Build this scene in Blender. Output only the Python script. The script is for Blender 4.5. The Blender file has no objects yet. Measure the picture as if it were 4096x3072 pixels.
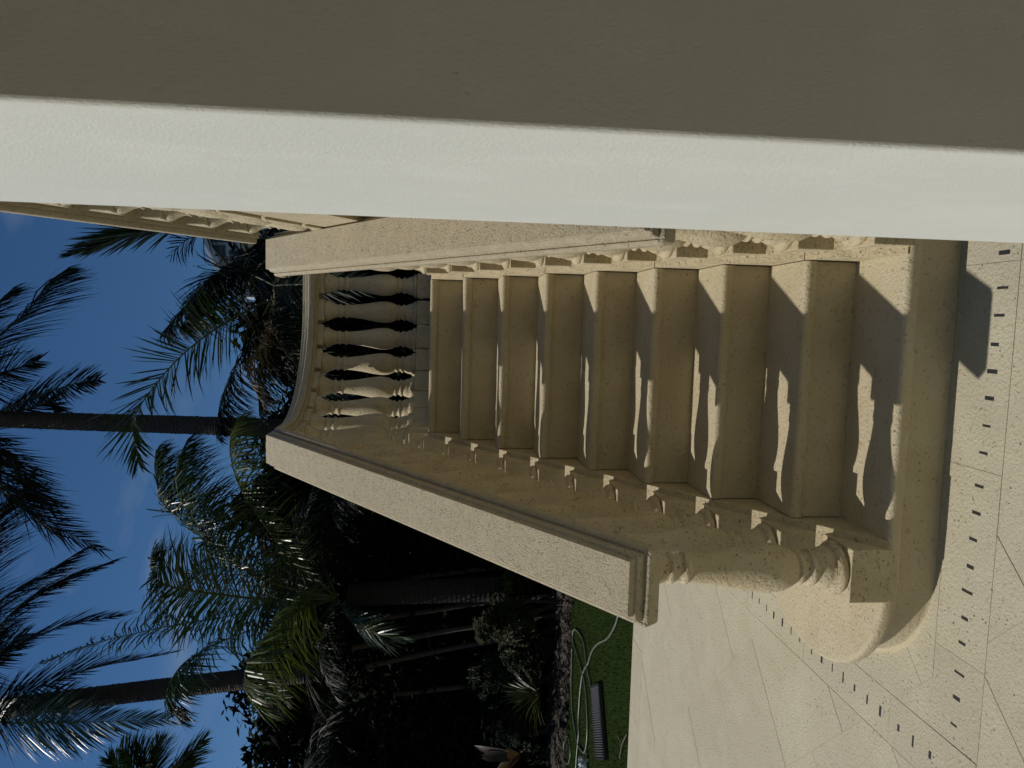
import bpy, math, random
from mathutils import Vector, Matrix
random.seed(7)
sc = bpy.context.scene
col = sc.collection
# ------------------------------------------------------------------ camera
RT = Vector((0.99603412, 0.08682667, 0.01942044))
UP = Vector((-0.02738999, 0.0915595, 0.99542285))
FW = Vector((-0.08465112, 0.99200705, -0.09357457))
CAM = Vector((0.62759407, -1.99311922, 1.52775862))
cd = bpy.data.cameras.new('camera'); cam = bpy.data.objects.new('camera', cd); col.objects.link(cam)
cd.sensor_fit = 'HORIZONTAL'; cd.sensor_width = 9.8; cd.lens = 2840 / 4096 * 9.8
cd.clip_start = 0.02; cd.clip_end = 2000
cd.dof.use_dof = True; cd.dof.focus_distance = 3.4; cd.dof.aperture_fstop = 3.5
X_, Y_, Z_ = -UP, RT, -FW                    # the photograph was taken with the phone turned on its side
cam.matrix_world = Matrix(((X_.x, Y_.x, Z_.x, CAM.x), (X_.y, Y_.y, Z_.y, CAM.y), (X_.z, Y_.z, Z_.z, CAM.z), (0, 0, 0, 1)))
sc.camera = cam
# ------------------------------------------------------------------ light
SUN = Vector((-0.79, 0.018, 1.0)).normalized()
w = bpy.data.worlds.new('World'); sc.world = w; w.use_nodes = True
nt = w.node_tree; nt.nodes.clear()
out = nt.nodes.new('ShaderNodeOutputWorld'); bg = nt.nodes.new('ShaderNodeBackground')
sky = nt.nodes.new('ShaderNodeTexSky'); sky.sky_type = 'NISHITA'; sky.sun_disc = False
sky.sun_elevation = math.asin(SUN.z); sky.sun_rotation = math.atan2(SUN.x, SUN.y)
sky.air_density = 1.0; sky.dust_density = 0.0; sky.ozone_density = 6.0
bg.inputs['Strength'].default_value = 0.055
tc = nt.nodes.new('ShaderNodeTexCoord'); mp = nt.nodes.new('ShaderNodeMapping'); mp.inputs['Scale'].default_value = (1.2, 1.2, 4.0)
cn = nt.nodes.new('ShaderNodeTexNoise'); cn.inputs['Scale'].default_value = 2.0; cn.inputs['Detail'].default_value = 7; cn.inputs['Distortion'].default_value = 0.6
cr = nt.nodes.new('ShaderNodeValToRGB'); cr.color_ramp.elements[0].position = 0.56; cr.color_ramp.elements[1].position = 0.85
cr.color_ramp.elements[0].color = (0, 0, 0, 1); cr.color_ramp.elements[1].color = (0.55, 0.55, 0.55, 1)
mx = nt.nodes.new('ShaderNodeMixRGB'); mx.inputs[2].default_value = (6.0, 6.6, 7.6, 1)
nt.links.new(tc.outputs['Generated'], mp.inputs[0]); nt.links.new(mp.outputs[0], cn.inputs[0]); 
dt = nt.nodes.new('ShaderNodeVectorMath'); dt.operation = 'DOT_PRODUCT'; nt.links.new(tc.outputs['Generated'], dt.inputs[0])
s_ = 4096 / 2212; wd_ = (RT * ((1536 - 985 * s_) / 2840) + UP * ((2048 - 30 * s_) / 2840) + FW).normalized(); dt.inputs[1].default_value = wd_
mr = nt.nodes.new('ShaderNodeMapRange'); mr.inputs[1].default_value = .975; mr.inputs[2].default_value = 1.0; mr.inputs[4].default_value = .13; nt.links.new(dt.outputs['Value'], mr.inputs[0])
ad = nt.nodes.new('ShaderNodeMath'); ad.operation = 'ADD'; nt.links.new(cn.outputs[0], ad.inputs[0]); nt.links.new(mr.outputs[0], ad.inputs[1]); nt.links.new(ad.outputs[0], cr.inputs[0])
nt.links.new(cr.outputs[0], mx.inputs[0]); hs_ = nt.nodes.new('ShaderNodeHueSaturation'); hs_.inputs['Saturation'].default_value = 1.14; nt.links.new(sky.outputs[0], hs_.inputs['Color']); nt.links.new(hs_.outputs[0], mx.inputs[1]); nt.links.new(mx.outputs[0], bg.inputs[0]); nt.links.new(bg.outputs[0], out.inputs[0])
sd = bpy.data.lights.new('sun', 'SUN'); sun = bpy.data.objects.new('sun', sd); col.objects.link(sun)
sd.energy = 3.15; sd.angle = math.radians(0.53); sd.color = (1.0, 0.94, 0.86)
sun.rotation_euler = SUN.to_track_quat('Z', 'Y').to_euler()
vs = sc.view_settings; vs.view_transform = 'Standard'; vs.look = 'None'; vs.exposure = -0.01; vs.gamma = 1.0; vs.use_curve_mapping = False

# ------------------------------------------------------------------ helpers
def mat(name, color, rough=0.8, c2=None, nscale=6.0, spots=None, spot_scale=60, bump=0.0, bscale=120, bdist=0.004, pit=0.0, pscale=90,
        trans=0.0, metal=0.0, spec=0.5, c3=None, stretch=None, pdist=0.004, mottle=None, pthr=0.22, vary=0.0):
    m = bpy.data.materials.new(name); m.use_nodes = True; t = m.node_tree; N = t.nodes; L = t.links
    b = N['Principled BSDF']; b.inputs['Roughness'].default_value = rough; b.inputs['Metallic'].default_value = metal
    b.inputs['Specular IOR Level'].default_value = spec
    geo = N.new('ShaderNodeNewGeometry'); pos = geo.outputs['Position']
    if stretch:
        mpn = N.new('ShaderNodeMapping'); mpn.inputs['Scale'].default_value = stretch; L.new(pos, mpn.inputs[0]); pos = mpn.outputs[0]
    c = N.new('ShaderNodeRGB'); c.outputs[0].default_value = (*color, 1); cur = c.outputs[0]
    def noise(s, d=5, r=0.6):
        n = N.new('ShaderNodeTexNoise'); n.inputs['Scale'].default_value = s; n.inputs['Detail'].default_value = d; n.inputs['Roughness'].default_value = r
        L.new(pos, n.inputs['Vector']); return n.outputs[0]
    def ramp(i, a, z):
        r = N.new('ShaderNodeMapRange'); r.inputs[1].default_value = a; r.inputs[2].default_value = z; L.new(i, r.inputs[0]); return r.outputs[0]
    def mixc(f, a, colr):
        q = N.new('ShaderNodeMixRGB'); L.new(f, q.inputs[0]); L.new(a, q.inputs[1]); q.inputs[2].default_value = (*colr, 1); return q.outputs[0]
    if c2: cur = mixc(ramp(noise(nscale), 0.35, 0.7), cur, c2)
    if vary:
        oi = N.new('ShaderNodeObjectInfo'); r_ = N.new('ShaderNodeMapRange'); r_.inputs[3].default_value = 1 - vary; r_.inputs[4].default_value = 1 + vary * .6; L.new(oi.outputs['Random'], r_.inputs[0]); q_ = N.new('ShaderNodeVectorMath'); q_.operation = 'SCALE'; L.new(cur, q_.inputs[0]); L.new(r_.outputs[0], q_.inputs['Scale']); cur = q_.outputs[0]
    if c3: cur = mixc(ramp(noise(nscale * 0.31, 3), 0.45, 0.75), cur, c3)
    if mottle: cur = mixc(ramp(noise(mottle[1], 8, 0.7), mottle[2], mottle[3]), cur, mottle[0])
    if spots: cur = mixc(ramp(noise(spot_scale, 2, 0.5), 0.60, 0.74), cur, spots)
    h = None
    if pit > 0:
        v = N.new('ShaderNodeTexVoronoi'); v.inputs['Scale'].default_value = pscale; v.inputs['Randomness'].default_value = 1
        L.new(pos, v.inputs['Vector']); vd = ramp(v.outputs['Distance'], 0.0, pthr)
        # only some of the cells carry a pit
        sel = ramp(noise(pscale * 0.3, 2), 0.49, 0.60)
        inv = N.new('ShaderNodeMath'); inv.operation = 'SUBTRACT'; inv.inputs[0].default_value = 1; L.new(vd, inv.inputs[1])
        mul = N.new('ShaderNodeMath'); mul.operation = 'MULTIPLY'; L.new(inv.outputs[0], mul.inputs[0]); L.new(sel, mul.inputs[1])
        fm = N.new('ShaderNodeMath'); fm.operation = 'MULTIPLY'; fm.inputs[1].default_value = 0.34; L.new(mul.outputs[0], fm.inputs[0])
        cur = mixc(fm.outputs[0], cur, tuple(x * 0.42 for x in color))
        bp = N.new('ShaderNodeBump'); bp.invert = True; bp.inputs['Strength'].default_value = pit; bp.inputs['Distance'].default_value = pdist
        L.new(mul.outputs[0], bp.inputs['Height']); h = bp
    if bump > 0:
        b2 = N.new('ShaderNodeBump'); b2.inputs['Strength'].default_value = bump; b2.inputs['Distance'].default_value = bdist
        L.new(noise(bscale, 6, 0.65), b2.inputs['Height'])
        if h: L.new(h.outputs[0], b2.inputs['Normal'])
        h = b2
    if h: L.new(h.outputs[0], b.inputs['Normal'])
    L.new(cur, b.inputs['Base Color'])
    if trans > 0:
        tr = N.new('ShaderNodeBsdfTranslucent'); L.new(cur, tr.inputs[0]); ms = N.new('ShaderNodeMixShader'); ms.inputs[0].default_value = trans
        L.new(b.outputs[0], ms.inputs[1]); L.new(tr.outputs[0], ms.inputs[2]); L.new(ms.outputs[0], N['Material Output'].inputs[0])
    return m

STONE = (0.54, 0.472, 0.32)
M_tread = mat('tread_stone', STONE, 0.72, c2=(0.49, 0.42, 0.26), nscale=9, c3=(0.57, 0.51, 0.35), pit=1.0, pscale=64, bump=0.85, bscale=95, bdist=0.009, spots=(0.40, 0.33, 0.20), spot_scale=65, pdist=.007, spec=0.45)
M_cap = mat('handrail_stone', (0.49, 0.43, 0.295), 0.85, c2=(0.42, 0.365, 0.245), nscale=60, c3=(0.52, 0.46, 0.32), pit=1.0, pscale=110, bump=1.0, bscale=150, bdist=0.008, spots=(0.20, 0.155, 0.10), spot_scale=130, pthr=0.40)
M_bal = mat('baluster_stone', (0.55, 0.475, 0.31), 0.8, c2=(0.47, 0.39, 0.235), nscale=14, c3=(0.58, 0.51, 0.35), pit=1.0, pscale=95, bump=0.8, bscale=85, bdist=0.009, spots=(0.26, 0.2, 0.11), spot_scale=100, pthr=.32, pdist=.007)
M_pave = mat('paving_stone', (0.505, 0.460, 0.343), 0.75, c2=(0.455, 0.415, 0.285), nscale=7, c3=(0.54, 0.505, 0.37), pit=1.0, pscale=55, bump=0.9, bscale=95, bdist=0.008, spots=(0.38, 0.33, 0.21), spot_scale=60, mottle=((0.47, 0.43, 0.32), 1.6, 0.5, 0.66), vary=.05, pdist=.006)
M_mortar = mat('joint_mortar', (0.46, 0.41, 0.29), 0.95, c2=(0.40, 0.34, 0.23), nscale=9, bump=0.4)
M_wallst = mat('stair_wall_stone', (0.46, 0.36, 0.21), 0.85, c2=(0.38, 0.29, 0.16), nscale=12, pit=0.8, pscale=70, bump=0.7, bscale=80, bdist=0.01)
M_white = mat('white_stucco', (0.65, 0.672, 0.615), 0.75, c2=(0.62, 0.645, 0.60), nscale=4, bump=0.6, bscale=420, bdist=0.0022, spots=(0.63, 0.635, 0.58), spot_scale=300, pit=.7, pscale=38, pthr=.07, pdist=.002, mottle=((0.69, 0.715, 0.67), 9, 0.5, 0.75), stretch=(1, 1, .55))
M_housew = mat('unseen_house_wall', (0.55, 0.42, 0.24), 0.85)  # warm tint set for the light this unseen wall bounces back
M_slot = mat('drain_dark', (0.02, 0.02, 0.022), 0.6)
M_ground = mat('soil', (0.05, 0.04, 0.028), 0.95, c2=(0.03, 0.025, 0.018), nscale=3, bump=0.6, bscale=20)
M_lawn = mat('lawn', (0.022, 0.040, 0.008), 0.95, spec=.05, c2=(0.02, 0.034, 0.007), nscale=4, bump=0.6, bscale=150, bdist=0.01)
M_blade = mat('grass_blade', (0.034, 0.056, 0.012), 0.8, c2=(0.022, 0.038, 0.008), nscale=2, trans=0.2, spec=0.06)
M_litter = mat('mulch_litter', (0.022, 0.018, 0.014), 0.95, c2=(0.12, 0.105, 0.09), nscale=5, spec=.1)
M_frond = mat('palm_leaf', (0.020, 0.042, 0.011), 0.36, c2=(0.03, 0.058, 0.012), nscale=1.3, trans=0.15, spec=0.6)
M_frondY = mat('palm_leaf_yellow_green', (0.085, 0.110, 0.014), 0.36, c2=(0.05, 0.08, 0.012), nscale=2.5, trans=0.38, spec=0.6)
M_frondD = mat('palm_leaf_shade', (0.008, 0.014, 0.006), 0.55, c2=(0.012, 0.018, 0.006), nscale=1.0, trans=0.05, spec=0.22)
M_dead = mat('dry_palm_leaf', (0.16, 0.12, 0.07), 0.7, c2=(0.09, 0.06, 0.035), nscale=5, trans=0.1)
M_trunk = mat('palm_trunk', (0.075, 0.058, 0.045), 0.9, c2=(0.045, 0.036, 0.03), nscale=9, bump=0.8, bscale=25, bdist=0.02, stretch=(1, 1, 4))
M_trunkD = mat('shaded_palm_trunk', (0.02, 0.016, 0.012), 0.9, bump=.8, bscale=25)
M_rachis = mat('frond_stem', (0.07, 0.085, 0.02), 0.5)
M_leaf = mat('broad_leaf', (0.010, 0.018, 0.006), 0.6, c2=(0.016, 0.024, 0.007), nscale=2, trans=0.1, spec=.15)
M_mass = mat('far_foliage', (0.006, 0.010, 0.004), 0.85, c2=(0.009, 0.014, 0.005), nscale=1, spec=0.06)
M_hose = mat('hose_rubber', (0.15, 0.17, 0.13), 0.4, c2=(0.05, 0.08, 0.04), nscale=8)
M_plastic = mat('black_plastic', (0.035, 0.037, 0.042), 0.28)
M_paintw = mat('white_painted_wood', (0.55, 0.60, 0.62), 0.6)
M_glassd = mat('dark_window', (0.04, 0.05, 0.06), 0.2)
M_ban = mat('banana_leaf', (0.05, 0.045, 0.008), 0.45, c2=(0.07, 0.022, 0.012), nscale=7, trans=0.3)

def mk(name, verts, faces, m, parent=None, smooth=False, mesh=None, world=True):
    if mesh is None:
        mesh = bpy.data.meshes.new(name); mesh.from_pydata([tuple(v) for v in verts], [], faces)
        if smooth: mesh.polygons.foreach_set('use_smooth', [True] * len(mesh.polygons))
        mesh.materials.append(m); mesh.update()
    o = bpy.data.objects.new(name, mesh); col.objects.link(o)
    if parent:
        o.parent = parent
        if world: o.location = -world_loc(parent)
    return o
def world_loc(o):
    v = Vector(o.location)
    while o.parent: o = o.parent; v += Vector(o.location)
    return v
def thing(name, label, cat, loc=(0, 0, 0), group=None):
    o = bpy.data.objects.new(name, None); col.objects.link(o); o.location = loc; o.empty_display_size = 0.1
    o['label'] = label; o['category'] = cat
    if group: o['group'] = group
    return o
def tag(o, label, cat, group=None):
    o['label'] = label; o['category'] = cat
    if group: o['group'] = group
    return o
def struct(o): o['kind'] = 'structure'; return o
def stuff(o): o['kind'] = 'stuff'; return o
def autosmooth(o, ang=35):
    me = o.data; me.polygons.foreach_set('use_smooth', [True] * len(me.polygons))
    try: me.set_sharp_from_angle(angle=math.radians(ang))
    except Exception: pass
    return o
def box(x0, x1, y0, y1, z0, z1):
    v = [(x, y, z) for z in (z0, z1) for y in (y0, y1) for x in (x0, x1)]
    return v, [(0, 2, 3, 1), (4, 5, 7, 6), (0, 1, 5, 4), (2, 6, 7, 3), (0, 4, 6, 2), (1, 3, 7, 5)]
def bevel(o, wd=0.008, seg=2, ang=30):
    b = o.modifiers.new('bevel', 'BEVEL'); b.width = wd; b.segments = seg; b.limit_method = 'ANGLE'; b.angle_limit = math.radians(ang); return o
def prism_x(poly, x0, x1):                    # poly in (y,z) counter-clockwise seen from +x
    n = len(poly); v = [(x0, y, z) for y, z in poly] + [(x1, y, z) for y, z in poly]
    f = [tuple(range(n - 1, -1, -1)), tuple(range(n, 2 * n))] + [(i, (i + 1) % n, n + (i + 1) % n, n + i) for i in range(n)]
    return v, f
def prism_z(poly, z0, z1):
    n = len(poly); v = [(x, y, z0) for x, y in poly] + [(x, y, z1) for x, y in poly]
    f = [tuple(range(n - 1, -1, -1)), tuple(range(n, 2 * n))] + [(i, (i + 1) % n, n + (i + 1) % n, n + i) for i in range(n)]
    return v, f
def sweep(path, prof, level_lat=None):
    """prof (u lateral, v up) swept along path with mitred corners"""
    n = len(path); P = [Vector(p) for p in path]; V = []; k = len(prof)
    for i in range(n):
        ti = (P[i] - P[i - 1]).normalized() if i else (P[1] - P[0]).normalized()
        to = (P[i + 1] - P[i]).normalized() if i < n - 1 else ti
        def fr(t):
            lat = Vector((t.y, -t.x, 0)).normalized(); return lat, lat.cross(t).normalized()
        la, ua = fr(ti); lb, ub = fr(to)
        lat = (la + lb).normalized(); lat /= max(0.3, lat.dot(la)); up = (ua + ub).normalized(); up /= max(0.3, up.dot(ua))
        for u, v in prof: V.append(P[i] + lat * u + up * v)
    F = [(i * k + j, i * k + (j + 1) % k, (i + 1) * k + (j + 1) % k, (i + 1) * k + j) for i in range(n - 1) for j in range(k)]
    F += [tuple(range(k)), tuple((n - 1) * k + j for j in range(k - 1, -1, -1))]
    F = [tuple(reversed(f)) for f in F]
    return V, F
def tube(path, r, seg=7):
    prof = [(r * math.cos(a), r * math.sin(a)) for a in [2 * math.pi * i / seg for i in range(seg)]]
    return sweep(path, prof)
def px(x, y, Y):                              # a photo pixel (2212-wide scale) at world depth y = Y
    s = 4096 / 2212; a = (1536 - y * s) / 2840; b = (2048 - x * s) / 2840
    d = RT * a + UP * b + FW; return CAM + d * ((Y - CAM.y) / d.y)

# ------------------------------------------------------------------ ground
T, H, W = 0.2528, 0.18, 0.8621
struct(mk('ground', *box(-400, 400, -400, 800, -0.5, -0.06), M_ground))
terr = struct(bpy.data.objects.new('terrace', None)); col.objects.link(terr)
mk('terrace_bed', *box(-9, 6, -6, 3.36, -0.055, -0.0024), M_mortar, terr)
def clip(poly, a, b, c):                      # keep a*x+b*y<=c
    o = []
    for i in range(len(poly)):
        p, q = poly[i], poly[(i + 1) % len(poly)]; dp = a * p[0] + b * p[1] - c; dq = a * q[0] + b * q[1] - c
        if dp <= 0: o.append(p)
        if dp * dq < 0: t = dp / (dp - dq); o.append((p[0] + (q[0] - p[0]) * t, p[1] + (q[1] - p[1]) * t))
    return o
def area(p): return 0.5 * sum(p[i][0] * p[(i + 1) % len(p)][1] - p[(i + 1) % len(p)][0] * p[i][1] for i in range(len(p)))
def slab_obj(name, poly, m=M_pave, g=0.0014):
    cx = sum(p[0] for p in poly) / len(poly); cy = sum(p[1] for p in poly) / len(poly)
    def ins(d, z):
        n = len(poly); r = []
        for i in range(n):
            p0, p1, p2 = Vector(poly[i - 1]), Vector(poly[i]), Vector(poly[(i + 1) % n])
            e1 = (p1 - p0).normalized(); e2 = (p2 - p1).normalized(); n1 = Vector((-e1.y, e1.x)); n2 = Vector((-e2.y, e2.x)); b = (n1 + n2)
            if b.length < 1e-4: b = n1
            b = b.normalized(); q = p1 + b * min(3 * d, d / max(0.3, b.dot(n1))); r.append((q.x, q.y, z))
        return r
    dz = random.uniform(-0.0007, 0.0007); n = len(poly)
    v = ins(g / 2, -0.03) + ins(g / 2, -0.0015) + ins(g / 2 + 0.0009, dz)
    f = [tuple(range(2 * n, 3 * n))] + [(k * n + i, k * n + (i + 1) % n, (k + 1) * n + (i + 1) % n, (k + 1) * n + i) for k in (0, 1) for i in range(n)]
    return mk(name, v, f, m, terr)
P0, S2 = 0.573, math.sqrt(2)
regions = [[(-1, 0, 9), (1, 0, -0.761), (0, 1, 3.088), (0, -1, 6)], [(-1, 0, 0.761), (1, 0, 3.2), (0, 1, -0.203), (0, -1, 6)], [(-1, 0, 0.59), (1, 0, 0.0), (0, 1, 3.088), (0, -1, -0.0)], [(-1, 0, 0.0), (1, 0, 2.0), (0, 1, .05), (0, -1, 0)]]
for reg in regions:
    for i in range(-22, 16):
        for j in range(-22, 16):
            s0 = 0.38 + 0.81 * i                 # x+y band
            off = 0.405 * (i % 2) + 0.12
            d0 = off + 0.81 * j
            def xy(s, d): return ((s - d) / 2, (s + d) / 2)
            poly = [xy(s0, d0), xy(s0 + 0.81, d0), xy(s0 + 0.81, d0 + 0.81), xy(s0, d0 + 0.81)]
            c = xy(s0 + 0.4, d0 + 0.4)
            if area(poly) < 0: poly.reverse()
            for a, b, cc in reg:
                poly = clip(poly, a, b, cc)
                if len(poly) < 3: break
            if len(poly) >= 3 and area(poly) > 0.0015: 
                q = [poly[0]]
                for p in poly[1:]:
                    if (Vector(p) - Vector(q[-1])).length > 0.004: q.append(p)
                if (Vector(q[0]) - Vector(q[-1])).length < 0.004: q.pop()
                if len(q) >= 3: slab_obj('paving_slab', q)
x = -9.04
while x < 3.3: slab_obj('border_slab', [(x, 3.09), (x + 0.6, 3.09), (x + 0.6, 3.36), (x, 3.36)]); x += 0.6
# slotted drain bands round the foot of the stair
row1 = [(1.94, -.15), (1.86, -.15), (1.78, -.15), (1.70, -.15), (1.62, -.15), (1.54, -.15), (1.45, -.15), (1.37, -.15), (1.29, -.15), (1.21, -.15), (1.13, -.15), (1.04, -.148), (.96, -.148), (0.861, -0.144), (0.764, -0.148), (0.688, -0.144), (0.607, -0.137), (0.531, -0.136), (0.455, -0.134), (0.376, -0.132), (0.298, -0.129), (0.201, -0.124), (0.122, -0.122), (0.043, -0.118), (-0.039, -0.116), (-0.115, -0.112), (-0.196, -0.111), (-0.272, -0.109), (-0.366, -0.108), (-0.443, -0.105), (-0.527, -0.103), (-0.602, -0.104)]
row2 = [(-0.678, 2.96), (-0.678, 2.88), (-0.678, 2.8), (-0.678, 2.7), (-0.678, 2.62), (-0.678, 2.54), (-0.678, 2.46), (-0.678, 2.38), (-0.678, 2.28), (-0.678, 2.2), (-0.678, 2.12), (-0.678, 2.04), (-0.678, 1.95), (-0.678, 1.86), (-0.678, 1.78), (-0.678, 1.7), (-0.678, 1.62), (-0.678, 1.54), (-0.678, 1.46), (-0.678, 1.381), (-0.672, 1.282), (-0.672, 1.204), (-0.674, 1.124), (-0.677, 1.05), (-0.675, 0.966), (-0.675, 0.884), (-0.676, 0.807), (-0.678, 0.708), (-0.682, 0.629), (-0.678, 0.55), (-0.678, 0.474), (-0.679, 0.398), (-0.68, 0.318), (-0.68, 0.241), (-0.681, 0.14), (-0.682, 0.066), (-0.677, -0.015)]
def drain(a, b, c0, c1, holes, swap, name='drain_slab'):
    """plate from a to b (along) and c0 to c1 (across) with real slots, holes = (along, across)"""
    V, F = [], []
    def q(pts):
        n = len(V); V.extend(pts); f = tuple(range(n, n + len(pts))); F.append(f)
    def P(s, t, z): return (t, s, z) if swap else (s, t, z)
    def quad(s0, s1, t0, t1, z):
        p = [P(s0, t0, z), P(s1, t0, z), P(s1, t1, z), P(s0, t1, z)]; q(p[::-1] if swap else p)
    g = 0.0007; a += g; b -= g; c0 += g; c1 -= g; cur = a; z = random.uniform(-.0005, .0005)
    for s, t in sorted(holes):
        hw = random.uniform(0.0036, 0.0075); hl = random.uniform(0.012, 0.022); k = random.uniform(-0.002, 0.002)
        quad(cur, s - hw, c0, c1, z); quad(s - hw, s + hw, c0, t - hl, z); quad(s - hw, s + hw, t + hl, c1, z); cur = s + hw
        c = [P(s - hw, t - hl, z), P(s + hw, t - hl, z), P(s + hw, t + hl, z), P(s - hw, t + hl, z)]
        d = [(x, y, -0.0018) for x, y, _ in c]
        for i in range(4): q([c[i], c[(i + 1) % 4], d[(i + 1) % 4], d[i]])
    quad(cur, b, c0, c1, z)
    e = [P(a, c0, z), P(b, c0, z), P(b, c1, z), P(a, c1, z)]
    for i in range(4): q([e[i], e[(i + 1) % 4], (*e[(i + 1) % 4][:2], -0.03), (*e[i][:2], -0.03)])
    return mk(name, V, F, M_pave, terr)
cuts = [-0.588, -0.32, 0.247, 0.835, 1.41, 2.0]
for a, b in zip(cuts, cuts[1:]): drain(a, b, -0.203, 0.0, [h for h in row1 if a + .01 < h[0] < b - .01], False)
cuts = [-0.2, 0.19, 0.77, 1.33, 1.905, 2.5, 3.088]
for a, b in zip(cuts, cuts[1:]): drain(a, b, -0.761, -0.59, [(h[1], h[0]) for h in row2 if a + .01 < h[1] < b - .01], True)
mk('drain_channel', *box(-0.70, 2.0, -0.18, -0.08, -0.0046, -0.0019), M_slot, terr); mk('drain_channel', *box(-0.71, -0.65, -0.079, 3.0, -0.0046, -0.0019), M_slot, terr)

# ------------------------------------------------------------------ lawn, planting bed
struct(mk('lawn', *box(-30, 20, 3.362, 6.12, -0.06, -0.03), M_lawn))
V, F = [], []
for i in range(52000):
    x = random.uniform(-5.6, -0.6); y = random.uniform(3.37, 6.2); a = random.uniform(0, 6.28); h = random.uniform(.012, .032); ww = random.uniform(.0015, .003)
    n = len(V); V += [(x - ww * math.cos(a), y - ww * math.sin(a), -.031), (x + ww * math.cos(a), y + ww * math.sin(a), -.031), (x + random.uniform(-.014, .014), y + random.uniform(-.014, .014), -.031 + h)]; F.append((n, n + 1, n + 2))
g = stuff(mk('grass', V, F, M_blade)); tag(g, 'short dark green turf between terrace edge and planting bed', 'grass')
V, F = [], []
for i in range(5000):
    x = random.uniform(-7.5, 1.0); y = random.gauss(6.35, .2) if random.random() < .75 else random.uniform(6.1, 7.6)
    if y < 5.95: continue
    s = random.uniform(.01, .05); a = random.uniform(0, 6.28); z = -.05 + random.uniform(0, .06)
    n = len(V); c, d = math.cos(a) * s, math.sin(a) * s
    V += [(x - c, y - d, z), (x + d * .4, y - c * .4, z + s * .5), (x + c, y + d, z + random.uniform(0, s)), (x - d * .4, y + c * .4, z + .003)]; F += [(n, n + 1, n + 2), (n, n + 2, n + 3)]
g = stuff(mk('leaf_litter', V, F, M_litter)); tag(g, 'grey dead leaves and mulch along the far lawn edge', 'leaf litter')

# ------------------------------------------------------------------ staircase
stair = thing('stone_staircase', 'cream coral stone lower flight of nine steps with rounded nosings and curved bottom step', 'staircase', (0.43, 0.0, 0.0))
def tread_profile(yf, z, yb):
    r = 0.015; pts = [(yb, z), (yf + r, z)]
    for k in range(1, 6):
        a = math.pi / 2 * (1 + k / 5.0); pts.append((yf + r + r * math.cos(a), z - r + r * math.sin(a)))
    pts += [(yf, z - 0.030), (yf + 0.003, z - 0.037), (yf + 0.010, z - 0.040), (yf + 0.0101, z - 0.046), (yb, z - 0.046)]
    return pts[::-1]
for i in range(1, 9):
    yf = i * T; z = (i + 1) * H; yb = yf + T + 0.02 if i < 8 else yf + 0.0968
    autosmooth(mk('tread', *prism_x([(a, b) for a, b in tread_profile(yf, z, yb)][::-1], 0.003, W - .003), M_tread, stair), 50)
    mk('riser', *prism_x([(yf + 0.014, z - H + 0.0003), (yf + 0.08, z - H + 0.0003), (yf + 0.08, z - 0.047), (yf + 0.014, z - 0.047)], 0.003, W - .003), M_tread, stair)
# bottom step with its D-shaped end
def outline(off, flare=0.0):
    pts = [(2.0, 0.0 - off)]
    for x in (1.5, 1.0, .6, .3, .1): pts.append((x, -off))
    cx, cy, a, b, e = -0.10, 0.42, 0.432, 0.425, 2.2
    for k in range(0, 40):
        t = -math.pi / 2 - k / 39 * math.pi * 0.93
        co, si = math.cos(t), math.sin(t); fl = off + flare * min(1, k / 12)
        pts.append((cx + (a + fl) * math.copysign(abs(co) ** (2 / e), co), cy + (b + fl) * math.copysign(abs(si) ** (2 / e), si)))
    return pts + [(-0.10, 0.84 + off)]
def rings(levels, back):
    k = len(levels[0][0]); V = []; F = []
    for pts, z in levels: V += [(x, y, z) for x, y in pts]
    for r in range(len(levels) - 1):
        for j in range(k - 1): F.append((r * k + j, r * k + j + 1, (r + 1) * k + j + 1, (r + 1) * k + j))
    n = len(V); top = levels[0]; V += [(back[0][0], back[0][1], top[1]), (back[1][0], back[1][1], top[1])]
    F.append(tuple(reversed(list(range(k)) + [n, n + 1])))
    return V, F
lv = [(outline(-0.015), H)]
for k in range(1, 6):
    a = math.pi / 2 * k / 5; lv.append((outline(-0.015 + 0.015 * math.sin(a)), H - 0.015 + 0.015 * math.cos(a)))
lv += [(outline(0), H - .034), (outline(-.003), H - .041), (outline(-.012, -.006), H - .044), (outline(-.030, -.017), H - .0445), (outline(-.030, -.017), H - .050)]
autosmooth(mk('tread', *rings(lv, [(-.05, T + .02), (2.0, T + .02)]), M_tread, stair), 50)
lv = [(outline(-.028, -.016), H - .0465), (outline(-.028, -.016), 0.014)]
for k in range(1, 7):
    a = math.pi / 2 * k / 6; lv.append((outline(-.028 + .003 * (1 - math.cos(a)), -.016 + .016 * (1 - math.cos(a))), .014 - .0135 * math.sin(a)))
V, F = rings(lv, [(-.05, .5), (2.0, .5)]); F.pop(); autosmooth(mk('riser', V, F, M_tread, stair), 40)
# curbs carrying the balusters
def nz(y): return 0.18 + 0.7115 * y
for x0, x1 in ((-0.192, -0.0005), (W + 0.0005, 1.058)):
    y1 = 2.119
    o = mk('curb', *prism_x([(0.06, 0.0), (y1, 0.0), (y1, nz(2.02) - .001), (2.02, nz(2.02) - .001), (0.004, H + .0018), (0.004, H - .001), (0.06, H - .012)][::1], x0, x1), M_bal, stair); bevel(o, .006, 2)
    for yj in (0.262, 0.76, 1.27, 1.78):        # joints in the curb, cut as thin recessed grooves filled with mortar
        s = 1 if x0 < 0 else -1; xa = x1 if x0 < 0 else x0
        mk('curb_joint', *box(min(xa - s * .04, xa + s * .0012), max(xa - s * .04, xa + s * .0012), yj - .0022, yj + .0022, nz(yj) - .05, nz(yj) + .0012), M_mortar, stair)
# wedge filling under the treads
mk('stair_body', *prism_x([(0.2, 0), (2.02, 0), (2.02, 1.38), (0.2, 0.085)], 0.002, W - .002), M_mortar, stair)
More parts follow.
